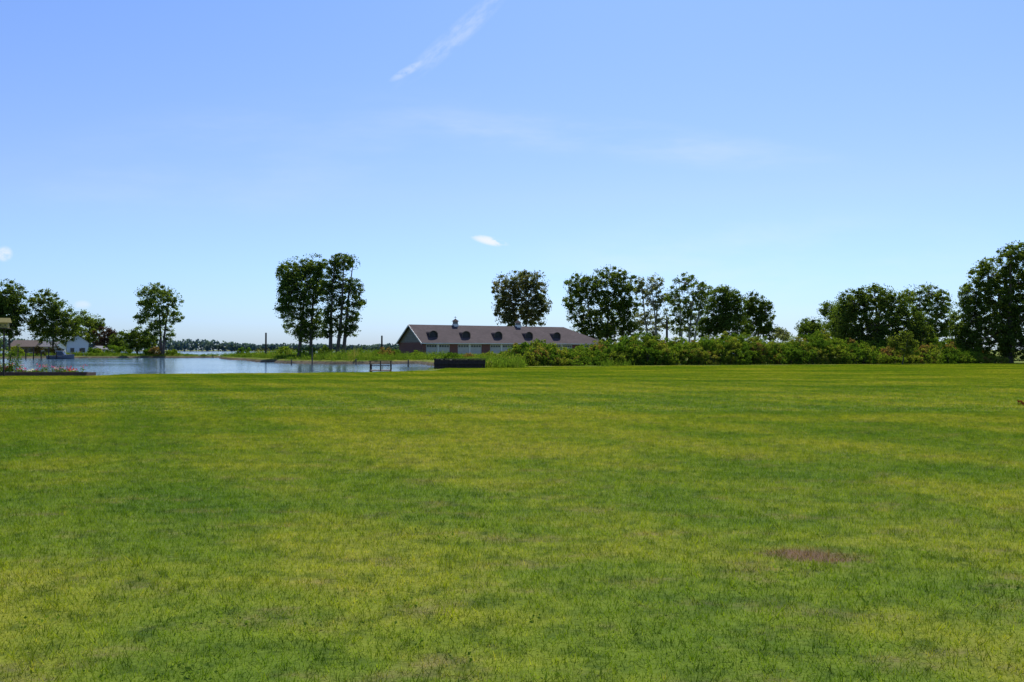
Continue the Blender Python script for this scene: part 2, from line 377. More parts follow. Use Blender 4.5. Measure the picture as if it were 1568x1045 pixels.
# left shore
tree('maple_tree', 235, 14, [(10, 455, 26, 22), (22, 475, 18, 22), (2, 485, 24, 26), (20, 500, 18, 15)], L_DARK, k=1.2, tshift=.1)
tree('maple_tree', 240, -34, [(-40, 450, 30, 26), (-50, 490, 34, 30), (-20, 480, 20, 26)], L_DARK, k=.8)
tree('maple_tree', 240, 82, [(66, 462, 20, 16), (90, 478, 19, 16), (76, 492, 26, 18), (104, 500, 17, 14), (82, 514, 30, 12), (54, 498, 12, 14)], L_DARK, k=1.1, tshift=.15)
tree('poplar_tree', 285, 132, [(126, 490, 15, 13), (142, 496, 14, 13), (134, 510, 22, 13)], L_COTTON, k=1.1, tshift=.1)
tree('plum_tree', 280, 162, [(160, 512, 14, 10), (170, 520, 12, 9), (162, 528, 18, 8)], L_PURP, k=1.2)
tree('maple_tree', 262, 180, [(180, 519, 10, 9), (182, 528, 12, 8)], L_DARK, k=1.2)
tree('maple_tree', 244, 208, [(198, 516, 12, 10), (214, 514, 14, 12), (228, 522, 12, 10), (204, 526, 14, 8), (216, 530, 16, 8)], L_DARK, k=1.0, tshift=.1)
# behind boathouse
tree('poplar_tree', 232, 798, [(774, 442, 18, 20), (796, 432, 21, 15), (820, 438, 18, 19), (784, 462, 22, 18), (812, 464, 21, 19), (830, 468, 13, 15), (768, 470, 12, 15), (798, 486, 26, 13), (776, 492, 14, 10), (820, 490, 14, 10)], L_BROWN, k=1.0, trunks=[(792, 780), (800, 815)], trunk_r=.36, br=.6)
tree('cottonwood_tree', 215, 925, [(888, 440, 21, 18), (934, 424, 23, 15), (910, 448, 20, 20), (958, 442, 22, 19), (880, 464, 16, 14), (928, 468, 28, 19), (964, 472, 18, 18), (895, 486, 22, 15), (940, 496, 30, 16), (900, 508, 24, 13), (965, 505, 18, 14), (925, 512, 26, 12)], L_DARK, k=1.1, trunks=[(915, 895), (930, 930), (950, 960)], trunk_r=.36, tshift=.1)
tree('willow_tree', 205, 1000, [(984, 440, 11, 15), (1004, 434, 12, 13), (996, 462, 13, 15), (1014, 460, 10, 17), (988, 490, 14, 12), (1010, 494, 13, 11), (1000, 510, 16, 10)], L_LITE, M_BARKL, k=0.75, trunks=[(996, 984), (1002, 1012), (1006, 998)], trunk_r=.36, br=.9)
tree('poplar_tree', 200, 1052, [(1048, 434, 16, 13), (1070, 446, 15, 13), (1034, 456, 14, 15), (1056, 464, 18, 15), (1082, 460, 12, 14), (1038, 484, 17, 15), (1068, 488, 17, 16), (1050, 504, 20, 13)], L_COTTON, M_BARKL, k=0.8, trunks=[(1046, 1040), (1054, 1062), (1060, 1076)], trunk_r=.32, tshift=.15, br=.8)
tree('maple_tree', 180, 1112, [(1108, 458, 20, 18), (1124, 470, 18, 22), (1100, 485, 18, 26), (1120, 500, 24, 20), (1085, 505, 14, 18)], L_DARK, k=1.35)
tree('maple_tree', 185, 1160, [(1154, 466, 15, 17), (1172, 480, 12, 18), (1158, 496, 22, 22), (1178, 508, 12, 12)], L_DARK, k=1.35, tshift=.08)
tree('young_ash_tree', 120, 1198, [(1197, 508, 8, 6), (1194, 517, 12, 6), (1204, 514, 8, 7)], L_LITE, k=0.9, trunk_r=.06)
tree('maple_tree', 170, 1245, [(1245, 500, 18, 12), (1238, 510, 16, 12), (1256, 508, 12, 12)], L_DARK, k=1.5)
tree('maple_tree', 125, 1286, [(1272, 474, 14, 11), (1280, 492, 20, 16), (1292, 480, 18, 18), (1285, 515, 24, 20)], L_COTTON, k=1.1, tshift=.1)
tree('oak_tree', 106, 1345, [(1306, 464, 22, 18), (1338, 456, 26, 18), (1368, 466, 20, 18), (1302, 496, 28, 26), (1345, 500, 42, 34), (1388, 494, 20, 24), (1402, 520, 20, 26), (1305, 530, 26, 24), (1355, 532, 46, 22)], L_DARK, k=1.3, trunk_r=.4, minz=0.3, tshift=.16)
tree('poplar_tree', 150, 1425, [(1398, 456, 15, 16), (1422, 450, 18, 14), (1446, 464, 16, 17), (1412, 474, 18, 16), (1436, 488, 21, 18), (1406, 500, 19, 19), (1457, 505, 15, 19), (1430, 515, 26, 15)], L_COTTON, k=0.9, trunks=[(1415, 1405), (1430, 1440)], trunk_r=.3, br=.7, tshift=.1)
tree('oak_tree', 104, 1545, [(1550, 394, 24, 19), (1522, 420, 26, 22), (1560, 432, 34, 26), (1498, 450, 20, 18), (1594, 420, 36, 36), (1530, 466, 36, 28), (1488, 488, 26, 28), (1570, 490, 40, 36), (1520, 515, 38, 28), (1478, 525, 18, 22), (1556, 530, 30, 24), (1625, 480, 34, 50)], L_DARK, k=1.05, trunk_r=.5, leafpx=1.4, tshift=.14, minz=.3)
tree('oak_tree', 108, 1660, [(1650, 430, 44, 44), (1690, 470, 50, 50), (1650, 510, 50, 44)], L_DARK, k=.5, trunk_r=.5, leafpx=1.9, minz=.3)
tree('crabapple_tree', 93, 1381, [(1370, 522, 10, 10), (1384, 518, 11, 10), (1394, 528, 9, 10), (1380, 536, 15, 9)], L_YEL, k=1.0, trunk_r=.07)

# ------------------------------------------------------------------ hedge
P = Plant()
tp = np.array([760, 775, 800, 820, 850, 880, 905, 930, 945, 962, 1000, 1040, 1080, 1105, 1135, 1165, 1200, 1230, 1250, 1290, 1350, 1400, 1440, 1470, 1500, 1528, 1540])
th = np.array([545, 536, 528, 521, 529, 533, 531, 526, 522, 514, 517, 521, 519, 516, 513, 519, 525, 518, 514, 520, 528, 528, 524, 531, 536, 545, 552])
for layer in range(4):
    for px in np.arange(768, 1530, 10.0):
        p = px+rng.uniform(-6, 6)
        dfront = 82.5+(p-765)/760*16.5
        top = np.interp(p, tp, th)
        q = top+rng.uniform(-6, 5)+[18, 9, 2, -2][layer]
        d = dfront+[1.2, 2.4, 4.2, 6.5][layer]+rng.uniform(-.5, .5); s = d/F
        h = max(0.8, bz(q, d)); rx = rng.uniform(.8, 1.4)
        tb = rng.choice([0.15, 0.25, 0.35, 0.5, 0.65, 0.72, 0.88], p=[.12, .16, .2, .22, .16, .09, .05])
        n = int(14*h*rx)+6
        for _ in range(n):
            dd = rng.normal(size=3); dd /= np.linalg.norm(dd); rr = rng.uniform(.3, 1)**.3
            c = np.array([bx(p, d), d, h*0.45])+dd*rr*np.array([rx, rx*.8, h*.58])
            if c[2] < .1: c[2] = rng.uniform(.1, .5)
            if layer >= 2 and c[2] < h*.45: continue
            nl = int(rng.uniform(26, 52))
            P.leaves(clump_pts(c, rng.uniform(.18, .38), nl, .8), .08, tb+rng.uniform(-.09, .09)+rng.normal(size=nl)*.06)
        for _ in range(3):
            b = np.array([bx(p, d)+rng.uniform(-.4, .4), d, -.05]); P.branch(b, b+[rng.uniform(-.5, .5), 0, h*.85], .03, .01, 0, 2, n=4)
P.build('hedge_shrubs', [L_HEDGE, M_BARK])

def tufts(P, cx, cy, h, n, w=0.02, spread=.35, tint=.5, z=0.0):
    c = np.stack([cx+rng.normal(size=n)*spread, cy+rng.normal(size=n)*spread, np.full(n, z-.05)], 1)
    hh = h*rng.uniform(.4, 1.1, n); ln = rng.normal(size=(n, 2))*.22*hh[:, None]
    a = rng.uniform(0, math.pi, n); dv = np.stack([np.cos(a), np.sin(a), a*0], 1)*w
    top = c+np.concatenate([ln, hh[:, None]], 1)
    V = np.stack([c-dv, c+dv, top+dv*.3, top-dv*.3], 1).reshape(-1, 3)
    P.add(V, np.arange(4*n).reshape(n, 4), 0, np.clip(tint+rng.normal(size=n)*.15, 0, 1))
P = Plant()
for px in np.arange(740, 1560, 5):
    d = 82.2+(px-765)/760*16.5+rng.uniform(-.3, .6)
    tufts(P, bx(px, d), d, rng.uniform(.1, .35), 12, .015, .25, rng.uniform(.1, .5))
P.build('hedge_foot_grass', [L_WEED, M_BARK])

P = Plant()
def weedfield(x0, x1, y0, y1, n, hlo, hhi, shore=0.6, leafy=.6, sz=.11):
    xx = rng.uniform(x0, x1, n); yy = rng.uniform(y0, y1, n); sd = sdist(xx, yy)
    for x, y, s_ in zip(xx, yy, sd):
        if s_ > -shore: continue
        cl = .5+.5*math.sin(x*.33+math.sin(y*.21)*2)*math.cos(y*.19+x*.05)
        h = (hlo+(hhi-hlo)*cl*rng.uniform(.5, 1.1))*min(1, .45-s_*.12); tb = .25+.5*cl*rng.random()+(.35 if rng.random() < .09 else 0)
        if rng.random() < leafy:
            m = int(rng.uniform(16, 34)); c = clump_pts(np.array([x, y, h*.5]), 1, m, 1.0)-np.array([x, y, h*.5])
            P.leaves(np.array([x, y, h*.5])+c*[.55, .55, h*.5], sz, tb+rng.normal(size=m)*.1, up=.3)
        else: tufts(P, x, y, h*1.15, 26, .03, .3, tb)
weedfield(-82, -13, 128, 215, 5200, .6, 1.9)
weedfield(-8.6, -1.5, 77.5, 100, 700, .5, 1.15, sz=.09)
weedfield(-2, 12, 84, 130, 700, .5, 1.2, sz=.09)
weedfield(-14, 0, 100, 160, 1500, .4, 1.1)
weedfield(-8.6, 1, 75.0, 84, 260, .6, 1.15, .1, sz=.08)
weedfield(-128, -84, 232, 262, 1100, .4, 1.5, sz=.15)
weedfield(-230, -125, 185, 250, 1500, .3, 1.2, sz=.15)
P.build('shore_weeds', [L_WEED, M_BARK])
P = Plant()
for px, d, h, w in [(592, 150, 2.2, 2.0), (604, 152, 1.6, 1.5), (578, 155, 1.5, 2), (435, 168, 2.4, 2.2), (375, 200, 2.2, 2.5), (640, 150, 1.5, 1.6), (547, 150, 2.1, 1.8), (500, 156, 2.4, 2), (470, 158, 2.4, 2.4), (690, 120, 1.2, 1.8), (720, 118, 1.1, 2.0), (750, 110, 1.3, 1.8), (240, 238, 2.2, 3.0), (228, 239, 1.8, 2.0), (262, 238, 1.5, 2.2), (60, 238, 2.5, 3), (25, 238, 2.8, 3), (170, 250, 3, 4), (150, 244, 2, 3), (190, 246, 2.6, 3), (142, 238, 2.0, 2.4), (86, 238, 2.6, 3)]:
    tb = rng.choice([.2, .35, .5, .65, .9])
    for _ in range(26):
        dd = rng.normal(size=3); dd /= np.linalg.norm(dd)
        c = np.array([bx(px, d), d, h*.5])+dd*rng.uniform(.2, 1)**.4*np.array([w*.7, w*.6, h*.5])
        m = 30; P.leaves(clump_pts(c, .4*d/160+.1, m), .15*d/160, tb+rng.normal(size=m)*.08)
P.build('shore_bushes', [L_HEDGE, M_BARK])

P = Plant()
for i in range(1, 8):
    x1, y1 = W[i]; x2, y2 = W[i+1]
    L = math.hypot(x2-x1, y2-y1)
    for k in range(int(L*2.2)):
        f = rng.random(); x = x1+(x2-x1)*f; y = y1+(y2-y1)*f-.75
        tufts(P, x, y, rng.uniform(.06, .2), 14, .012, .25, rng.uniform(.35, .9), -.02)
P.build('bank_grass', [L_WEED, M_BARK])

# ------------------------------------------------------------------ distant woods (far shore)
P = Plant()
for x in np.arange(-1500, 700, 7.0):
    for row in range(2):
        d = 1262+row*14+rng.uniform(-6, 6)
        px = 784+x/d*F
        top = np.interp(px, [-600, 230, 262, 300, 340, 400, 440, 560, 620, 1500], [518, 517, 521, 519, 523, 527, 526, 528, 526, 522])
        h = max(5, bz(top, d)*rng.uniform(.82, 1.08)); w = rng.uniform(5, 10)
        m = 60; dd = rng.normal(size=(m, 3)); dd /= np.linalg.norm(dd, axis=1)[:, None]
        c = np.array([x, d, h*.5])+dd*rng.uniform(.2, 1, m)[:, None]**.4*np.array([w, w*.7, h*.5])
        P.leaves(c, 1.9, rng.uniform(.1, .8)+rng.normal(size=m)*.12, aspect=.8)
P.build('distant_woods', [L_FAR_HAZE, M_BARK])

# ------------------------------------------------------------------ brick boathouse
bh = empty('brick_boathouse', (-18, 167, 0), R(31))
M_BRICK = brick_mat('red_brick', (0.19, 0.06, 0.045), (0.13, 0.045, 0.035), (0.18, 0.12, 0.11))
M_ROOF = roof_mat('mauve_shingles', (0.096, 0.072, 0.070), (0.072, 0.055, 0.054))
M_SIDE = solid('grey_siding', (0.22, 0.205, 0.18), 0.7, .12, 1.5, 0)
M_DOOR = solid('garage_door_paint', (0.45, 0.44, 0.41), 0.55, .08, .8, 0)
L_, W_, E_, Rg = 46.0, 12.0, 3.2, 6.75
box('back_wall', 0, L_, W_-.3, W_, -.3, E_, M_BRICK, bh)
box('left_wall', 0, .3, .302, W_-.302, -.3, E_, M_BRICK, bh)
box('right_wall', L_-.3, L_, .302, W_-.302, -.3, E_, M_BRICK, bh)
doors = [(0.7, 6.1), (7.9, 13.6), (15.6, 21.3), (23.4, 29.1), (31.2, 36.9), (39.0, 44.6)]
edges = [0]+[v for p in doors for v in p]+[L_]
for i in range(0, len(edges), 2): box('pier_%d' % i, edges[i], edges[i+1], 0, .3, -.3, E_, M_BRICK, bh)
for i, (a, b) in enumerate(doors):
    box('lintel_%d' % i, a, b, .01, .29, 2.85, E_, M_WHITE, bh)
    mid = (a+b)/2
    box('mullion_%d' % i, mid-.12, mid+.12, .02, .28, -.3, 2.848, M_WHITE, bh)
    for j, (u, v) in enumerate(((a, mid-.122), (mid+.122, b))):
        for k in range(4):
            z0 = k*.7; box('door_panel_%d_%d_%d' % (i, j, k), u+.01, v-.01, .12+.0*k, .18, z0, z0+.68, M_DOOR, bh)
            if k == 3:
                nw = 4; ww = (v-u-.3)/nw
                for q in range(nw): box('door_light_%d_%d_%d' % (i, j, q), u+.15+q*ww+.06, u+.15+(q+1)*ww-.06, .112, .119, z0+.14, z0+.5, M_GLASS, bh)
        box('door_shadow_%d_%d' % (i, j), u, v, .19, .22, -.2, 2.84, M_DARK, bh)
o = .55; sl = (Rg-E_)/(W_/2); ez = E_-o*sl; re = 38.6
V0 = [(-o, -o, ez), (L_+o, -o, ez), (L_+o, W_+o, ez), (-o, W_+o, ez), (-o, W_/2, Rg), (re, W_/2, Rg)]
V1 = [(x, y, z+.18) for x, y, z in V0]
bm_obj('roof', V0+V1, [(6, 7, 11, 10), (7, 8, 11), (8, 9, 10, 11), (0, 4, 5, 1), (1, 5, 2), (2, 5, 4, 3), (0, 1, 7, 6), (1, 2, 8, 7), (2, 3, 9, 8), (0, 6, 10, 4), (4, 10, 9, 3)], M_ROOF, bh)
bm_obj('gable', [(.02, .01, E_), (.02, W_-.01, E_), (.02, W_/2, Rg-.02), (.2, .01, E_), (.2, W_-.01, E_), (.2, W_/2, Rg-.02)], [(0, 2, 1), (3, 4, 5), (0, 3, 5, 2), (1, 2, 5, 4), (0, 1, 4, 3)], M_SIDE, bh)
for k in range(9):
    z = E_+.2+k*.36; hw = (Rg-z)/sl
    if hw > .4: box('siding_line_%d' % k, -.015, .02, W_/2-hw+.1, W_/2+hw-.1, z, z+.03, M_WOOD, bh)
box('gutter', -o, L_+o, -o-.12, -o-.004, ez+.02, ez+.16, M_WHITE, bh)
box('soffit', -.0, L_, -o+.02, -.004, ez-.03, ez, M_WHITE, bh)
for s_ in (0, 1):
    y0, y1 = (-o, W_/2) if s_ == 0 else (W_+o, W_/2)
    bm_obj('rake_%d' % s_, [(-o-.05, y0, ez-.12), (-o-.05, y1, Rg-.12), (-o-.05, y1, Rg+.17), (-o-.05, y0, ez+.17), (-o-.004, y0, ez-.12), (-o-.004, y1, Rg-.12), (-o-.004, y1, Rg+.17), (-o-.004, y0, ez+.17)], [(0, 1, 2, 3), (4, 7, 6, 5), (0, 4, 5, 1), (1, 5, 6, 2), (2, 6, 7, 3), (3, 7, 4, 0)], M_WHITE, bh)
def rz_at(y): return E_+y*sl+.18
for i, tx in enumerate((3.0, 10.6, 18.4, 26.2, 33.6)):
    y0 = 1.55; zb = rz_at(y0)-.05; hw = .85; nseg = 12; hh = .5
    arc = [(tx-hw, zb)]+[(tx-hw*math.cos(math.pi*k/nseg), zb+hh+.75*math.sin(math.pi*k/nseg)) for k in range(nseg+1)]+[(tx+hw, zb)]
    yb = [max(y0+.1, (z-E_-.1)/sl) for _, z in arc]
    n = len(arc)
    bm_obj('dormer_front_%d' % i, [(x, y0, z) for x, z in arc], [tuple(range(n))], M_DARK, bh)
    ao = [(tx+(x-tx)*1.16, z+(.12 if z > zb+.3 else 0)) for x, z in arc]
    vs = [(x, y0-.25, z) for x, z in ao]+[(x, yb[k]+.5, z) for k, (x, z) in enumerate(ao)]+[(x, y0-.25, z) for x, z in arc]+[(x, y0, z) for x, z in arc]
    fs = [(k, k+1, n+k+1, n+k) for k in range(n-1)]
    bm_obj('dormer_roof_%d' % i, vs, fs, M_ROOF, bh)
    bm_obj('dormer_trim_%d' % i, vs, [(k, 2*n+k, 2*n+k+1, k+1) for k in range(n-1)]+[(2*n+k, 3*n+k, 3*n+k+1, 2*n+k+1) for k in range(n-1)], M_WOOD, bh)
for i, tx in enumerate((10.4, 26.2)):
    c = W_/2; h = .5
    box('cupola_base_%d' % i, tx-h, tx+h, c-h, c+h, Rg-.4, Rg+.45, M_WHITE, bh)
    box('cupola_louver_%d' % i, tx-h+.08, tx+h-.08, c-h+.08, c+h-.08, Rg+.452, Rg+1.0, M_SIDE, bh)
    z = Rg+1.002; e = h+.15
    bm_obj('cupola_roof_%d' % i, [(tx-e, c-e, z), (tx+e, c-e, z), (tx+e, c+e, z), (tx-e, c+e, z), (tx, c, z+.6)], [(0, 1, 4), (1, 2, 4), (2, 3, 4), (3, 0, 4), (3, 2, 1, 0)], M_ROOF, bh)
    box('weathervane_%d' % i, tx-.03, tx+.03, c-.03, c+.03, z+.5, z+1.1, M_DARK, bh)
    box('vane_arrow_%d' % i, tx-.3, tx+.3, c-.02, c+.02, z+.85, z+.92, M_DARK, bh)

# ------------------------------------------------------------------ houses on the left shore
def house(name, x, y, rz, w, dp, e, r, wall, roofm, gable_front=True, nwin=2, storeys=1):
    h = empty(name, (x, y, 0), rz)
    box('walls', -w/2, w/2, 0, dp, -.3, e, wall, h); ov = .4
    if gable_front:
        sl2 = (r-e)/(w/2); zz = e-ov*sl2
        V0 = [(-w/2-ov, -ov, zz), (-w/2-ov, dp+ov, zz), (0, dp+ov, r), (0, -ov, r), (w/2+ov, -ov, zz), (w/2+ov, dp+ov, zz)]
        bm_obj('gable_front', [(-w/2, .0, e+.001), (w/2, .0, e+.001), (0, .0, r-.03), (-w/2, dp, e+.001), (w/2, dp, e+.001), (0, dp, r-.03)], [(0, 1, 2), (5, 4, 3)], wall, h)
    else:
        sl2 = (r-e)/(dp/2); zz = e-ov*sl2
        V0 = [(-w/2-ov, -ov, zz), (w/2+ov, -ov, zz), (w/2+ov, dp/2, r), (-w/2-ov, dp/2, r), (-w/2-ov, dp+ov, zz), (w/2+ov, dp+ov, zz)]
        bm_obj('gable_ends', [(-w/2, 0, e+.001), (-w/2, dp, e+.001), (-w/2, dp/2, r-.03), (w/2, 0, e+.001), (w/2, dp, e+.001), (w/2, dp/2, r-.03)], [(0, 2, 1), (3, 4, 5)], wall, h)
    V1 = [(a, b, c+.15) for a, b, c in V0]
    bm_obj('roof', V0+V1, [(6, 7, 8, 9), (9, 8, 11, 10), (0, 3, 2, 1), (3, 4, 5, 2)] if gable_front else [(6, 7, 8, 9), (9, 8, 11, 10), (0, 3, 2, 1), (3, 4, 5, 2), (0, 1, 7, 6)], roofm, h)
    for s_ in range(storeys):
        for k in range(nwin):
            cx = -w/2+(k+.5)*w/nwin; z0 = .9+s_*2.7
            box('window_%d_%d' % (s_, k), cx-.5, cx+.5, -.06, -.004, z0, z0+1.3, M_GLASS, h)
            box('sill_%d_%d' % (s_, k), cx-.6, cx+.6, -.1, -.004, z0-.1, z0-.003, M_WHITE, h)
    box('door', w*.08, w*.08+.95, -.05, -.004, 0, 2.1, M_WOOD, h)
    return h
M_GRYR = solid('grey_shingles', (0.14, 0.14, 0.15), .85, .2, 2)
M_BRNR = solid('brown_shingles', (0.10, 0.07, 0.055), .85, .2, 2)
M_SIDW = solid('white_siding', (0.75, 0.76, 0.78), .6, .04, 2)
M_TAN = solid('tan_siding', (0.25, 0.18, 0.13), .7, .1, 2)
house('white_house', bx(119, 241), 241, R(30), 5.6, 7, 3.9, 5.9, M_SIDW, M_GRYR, True, 2, 1)
house('white_garage', bx(146, 247), 247, R(0), 3.0, 4, 1.9, 2.7, M_SIDW, M_GRYR, True, 1, 1)
house('tan_cottage', bx(34, 258), 258, R(10), 7, 8, 2.7, 4.6, M_TAN, M_BRNR, False, 3, 1)
house('white_cottage', bx(68, 262), 262, 0, 6, 7, 2.7, 4.2, M_SIDW, M_GRYR, False, 2, 1)

# ------------------------------------------------------------------ poles, docks
def pole(name, px, d, zt, r=.13, z0=-.3, mat=M_WOODD):
    P = Plant(); x = bx(px, d)
    P.tube([(x, d, z0), (x+.02, d, zt*.5), (x+.03, d, zt), (x+.03, d, zt+.02)], [r, r*.92, r*.85, .001], 0, 10)
    return P.build(name, [mat])
pole('mooring_pole', 407, 172, 5.2, .2)
pole('mooring_pole', 584.5, 160, 4.4, .19)
pole('mooring_pole', 1021, 130, 6.4, .2)
pole('mooring_pile', 478, 118, 2.0, .09, -1.5, M_WOOD)
pole('mooring_pile', 446, 124, 0.2, .1, -1.5, M_WOOD)
pole('mooring_pile', 625, 110, 0.3, .1, -1.5, M_WOOD)
pole('mooring_pile', 545, 128, .3, .1, -1.5, M_WOOD)
def tube_part(name, pts, r, mat, parent, n=8):
    P = Plant(); P.tube(pts, [r]*len(pts), 0, n); ob = P.build(name, [mat]); ob.parent = parent; return ob
dk = empty('dock_with_railing', (bx(583, 64.2), 64.2, 0), R(8))
for i in range(12): box('plank_%d' % i, -.85, .85, -1.2+i*.26, -1.2+i*.26+.24, .02, .07, M_WOOD, dk)
box('beam_0', -.8, -.68, -1.2, 1.9, -.15, .015, M_WOODD, dk); box('beam_1', .68, .8, -1.2, 1.9, -.15, .015, M_WOODD, dk)
for i, x in enumerate((-.78, 0.0, .78)): box('post_%d' % i, x-.04, x+.04, -1.0, -.92, (-.5 if i != 1 else .07), .78, M_WOODD, dk)
for i, x in enumerate((-.78, .78)): box('pile_%d' % i, x-.06, x+.06, 1.75, 1.87, -1.8, .5, M_WOODD, dk)
box('top_rail', -.9, .9, -1.02, -.9, .782, .83, M_WOODD, dk); box('mid_rail', -.735, -.045, -.98, -.94, .4, .46, M_WOODD, dk); box('mid_rail_b', .045, .735, -.98, -.94, .4, .46, M_WOODD, dk)

bk = empty('timber_bulkhead', (-7.0, 74.3, 0), R(1))
for i in range(23):
    hx = i*.2; t_ = .78-rng.uniform(0, .05)
    box('sheet_pile_%d' % i, hx, hx+.19, rng.uniform(0, .02), .12, -.9 if i < 3 else -.2, t_, M_WOODD, bk)
box('cap', -.05, 4.65, -.06, .2, .782, .86, M_WOODD, bk); box('waler', -.02, 4.62, -.1, -.002, .35, .5, M_WOODD, bk)
box('return_wall', -.02, .12, .202, 6, -.9, .78, M_WOODD, bk)
box('backfill', .13, 4.5, .21, 5.8, -.2, .7, M_SOIL, bk)

pl = empty('flower_bed', (bx(132, 52.3), 52.3, 0), R(4))
M_EDGE = solid('edging_timber', (0.09, 0.05, 0.04), .85, .3, 3)
box('front_edge', -9, 0, 0, .15, -.05, .2, M_EDGE, pl); box('back_edge', -9, 0, 1.3, 1.45, -.3, .2, M_EDGE, pl)
box('right_edge', -.15, 0, .152, 1.298, -.05, .2, M_EDGE, pl)
box('cap_front', -9, .03, -.03, .18, .202, .25, M_EDGE, pl)
box('bed_soil', -9, -.152, .152, 1.298, -.05, .17, M_SOIL, pl)
P = Plant()
for i in range(95):
    x = rng.uniform(-8.8, -.3); y = rng.uniform(.25, 1.2); cl = .5+.5*math.sin(x*2.3+1)
    h = .14+.45*cl*rng.random(); 
    if x < -4.3: h += .3*rng.random()
    m = 40; c = clump_pts(np.array([0, 0, 0.]), 1, m, 1)*[.2, .16, h*.55]+[x, y, .17+h*.5]
    P.leaves(c, .045, rng.uniform(.15, .6)+rng.normal(size=m)*.1)
    if rng.random() < .6:
        tb = rng.choice([.0, .5, .8, 1.]); m = 9; c = rng.normal(size=(m, 3))*[.13, .1, .05]+[x, y, .2+h]
        P.leaves(c, .045, np.full(m, tb), m=1, aspect=.9)
for x, h in ((-4.6, 2.0), (-5.1, 1.6), (-4.9, 1.2), (-5.6, 2.4)):
    for _ in range(16):
        z = .3+rng.random()*h; m = 16; c = clump_pts(np.array([x+rng.normal()*.12, .8, z]), .16, m); P.leaves(c, .05, rng.uniform(.1, .6)+rng.normal(size=m)*.1)
    P.branch((x, .8, .1), (x, .8, h), .02, .01, 0, m=2)
ob = P.build('bedding_plants', [L_WEED, L_FLOW, M_BARK]); ob.parent = pl

bd = empty('birdhouse_on_pole', (bx(6, 51), 51, 0), R(15))
M_YB = solid('ochre_paint', (0.32, 0.26, 0.07), .7, .15, 4)
tube_part('pole', [(0, 0, -.1), (0, 0, 1.5), (0, 0, 2.95)], .045, M_WOODD, bd)
box('platform', -.32, .32, -.28, .28, 2.95, 2.99, M_WOODD, bd)
box('box_body', -.24, .24, -.2, .2, 2.992, 3.35, M_YB, bd)
bm_obj('box_roof', [(-.34, -.3, 3.33), (.34, -.3, 3.33), (.34, .3, 3.33), (-.34, .3, 3.33), (-.34, 0, 3.62), (.34, 0, 3.62)], [(0, 1, 5, 4), (2, 3, 4, 5), (0, 4, 3), (1, 2, 5), (0, 3, 2, 1)], M_YB, bd)
for i, x in enumerate((-.12, .12)): box('entry_hole_%d' % i, x-.035, x+.035, -.206, -.201, 3.14, 3.21, M_DARK, bd)
tube_part('perch', [(0, -.2, 3.08), (0, -.34, 3.08)], .012, M_WOODD, bd)

ld = empty('boat_dock', (bx(46, 196), 196, 0), R(-6))
box('deck', -7, 7, 0, 1.6, .05, .17, M_WOOD, ld)
for i in range(8):
    x = -6.8+i*1.94; tube_part('dock_pile_%d' % i, [(x, -.1, -1.8), (x, -.1, 1.3 if i % 2 else 2.4)], .12, M_WOODD, ld)
bt = empty('moored_boat', (bx(93, 205), 205, WL), R(8))
M_HULL = solid('boat_hull', (0.12, 0.13, 0.16), .3, .1, 1, 0)
hs = []; st = 9
for i in range(st+1):
    f = i/st; x = -3+6.2*f; w = 1.15*(1-max(0, (f-.45)/.55)**2.2)+.02; sh = .85+.35*f*f
    hs += [(x, -w, sh), (x, -w*.8, .1), (x, 0, -.2), (x, w*.8, .1), (x, w, sh)]
bm_obj('hull', hs, [(i*5+j, i*5+j+1, (i+1)*5+j+1, (i+1)*5+j) for i in range(st) for j in range(4)]+[(0, 4, 3, 2, 1)], M_HULL, bt)
bm_obj('deck', [hs[i*5] for i in range(st+1)]+[hs[i*5+4] for i in range(st, -1, -1)], [tuple(range(2*st+2))], M_WHITE, bt)
bm_obj('cabin', [(-.9, -.8, .9), (1.2, -.7, .95), (1.2, .7, .95), (-.9, .8, .9), (-.7, -.65, 1.9), (.5, -.6, 1.9), (.5, .6, 1.9), (-.7, .65, 1.9)], [(0, 1, 5, 4), (1, 2, 6, 5), (2, 3, 7, 6), (3, 0, 4, 7), (4, 5, 6, 7)], M_GLASS, bt)
box('hardtop', -1.0, .7, -.75, .75, 1.902, 1.98, M_WHITE, bt)

P = Plant(); d = 23.0; xc = bx(1600, d)
P.branch((xc, d, -.05), (xc-.05, d, .6), .03, .012, 0)
for _ in range(60):
    dd = rng.normal(size=3); dd /= np.linalg.norm(dd); c = np.array([xc, d, .42])+dd*rng.uniform(.2, 1)**.5*np.array([.5, .45, .3])
    m = 22; P.leaves(clump_pts(c, .11, m), .035, rng.random(m))
P.leaves(clump_pts(np.array([bx(1565, d), d, .17]), .13, 40, .5), .045, rng.random(40), aspect=.35)
P.leaves(clump_pts(np.array([bx(1560, d), d, .22]), .07, 16, .5), .045, rng.random(16), aspect=.3)
P.build('red_maple_shrub', [L_RED, M_BARK])

# ------------------------------------------------------------------ sun, sky, camera
EL, AZ = R(56), R(14)
sd = Vector((math.sin(AZ)*math.cos(EL), math.cos(AZ)*math.cos(EL), math.sin(EL)))
sl_ = bpy.data.lights.new('sun', 'SUN'); sl_.energy = 5.0; sl_.angle = R(.5); sl_.color = (1, .955, .88)
so = bpy.data.objects.new('sun', sl_); so.rotation_euler = sd.to_track_quat('Z', 'Y').to_euler(); so.location = (0, 0, 60); sc.collection.objects.link(so)

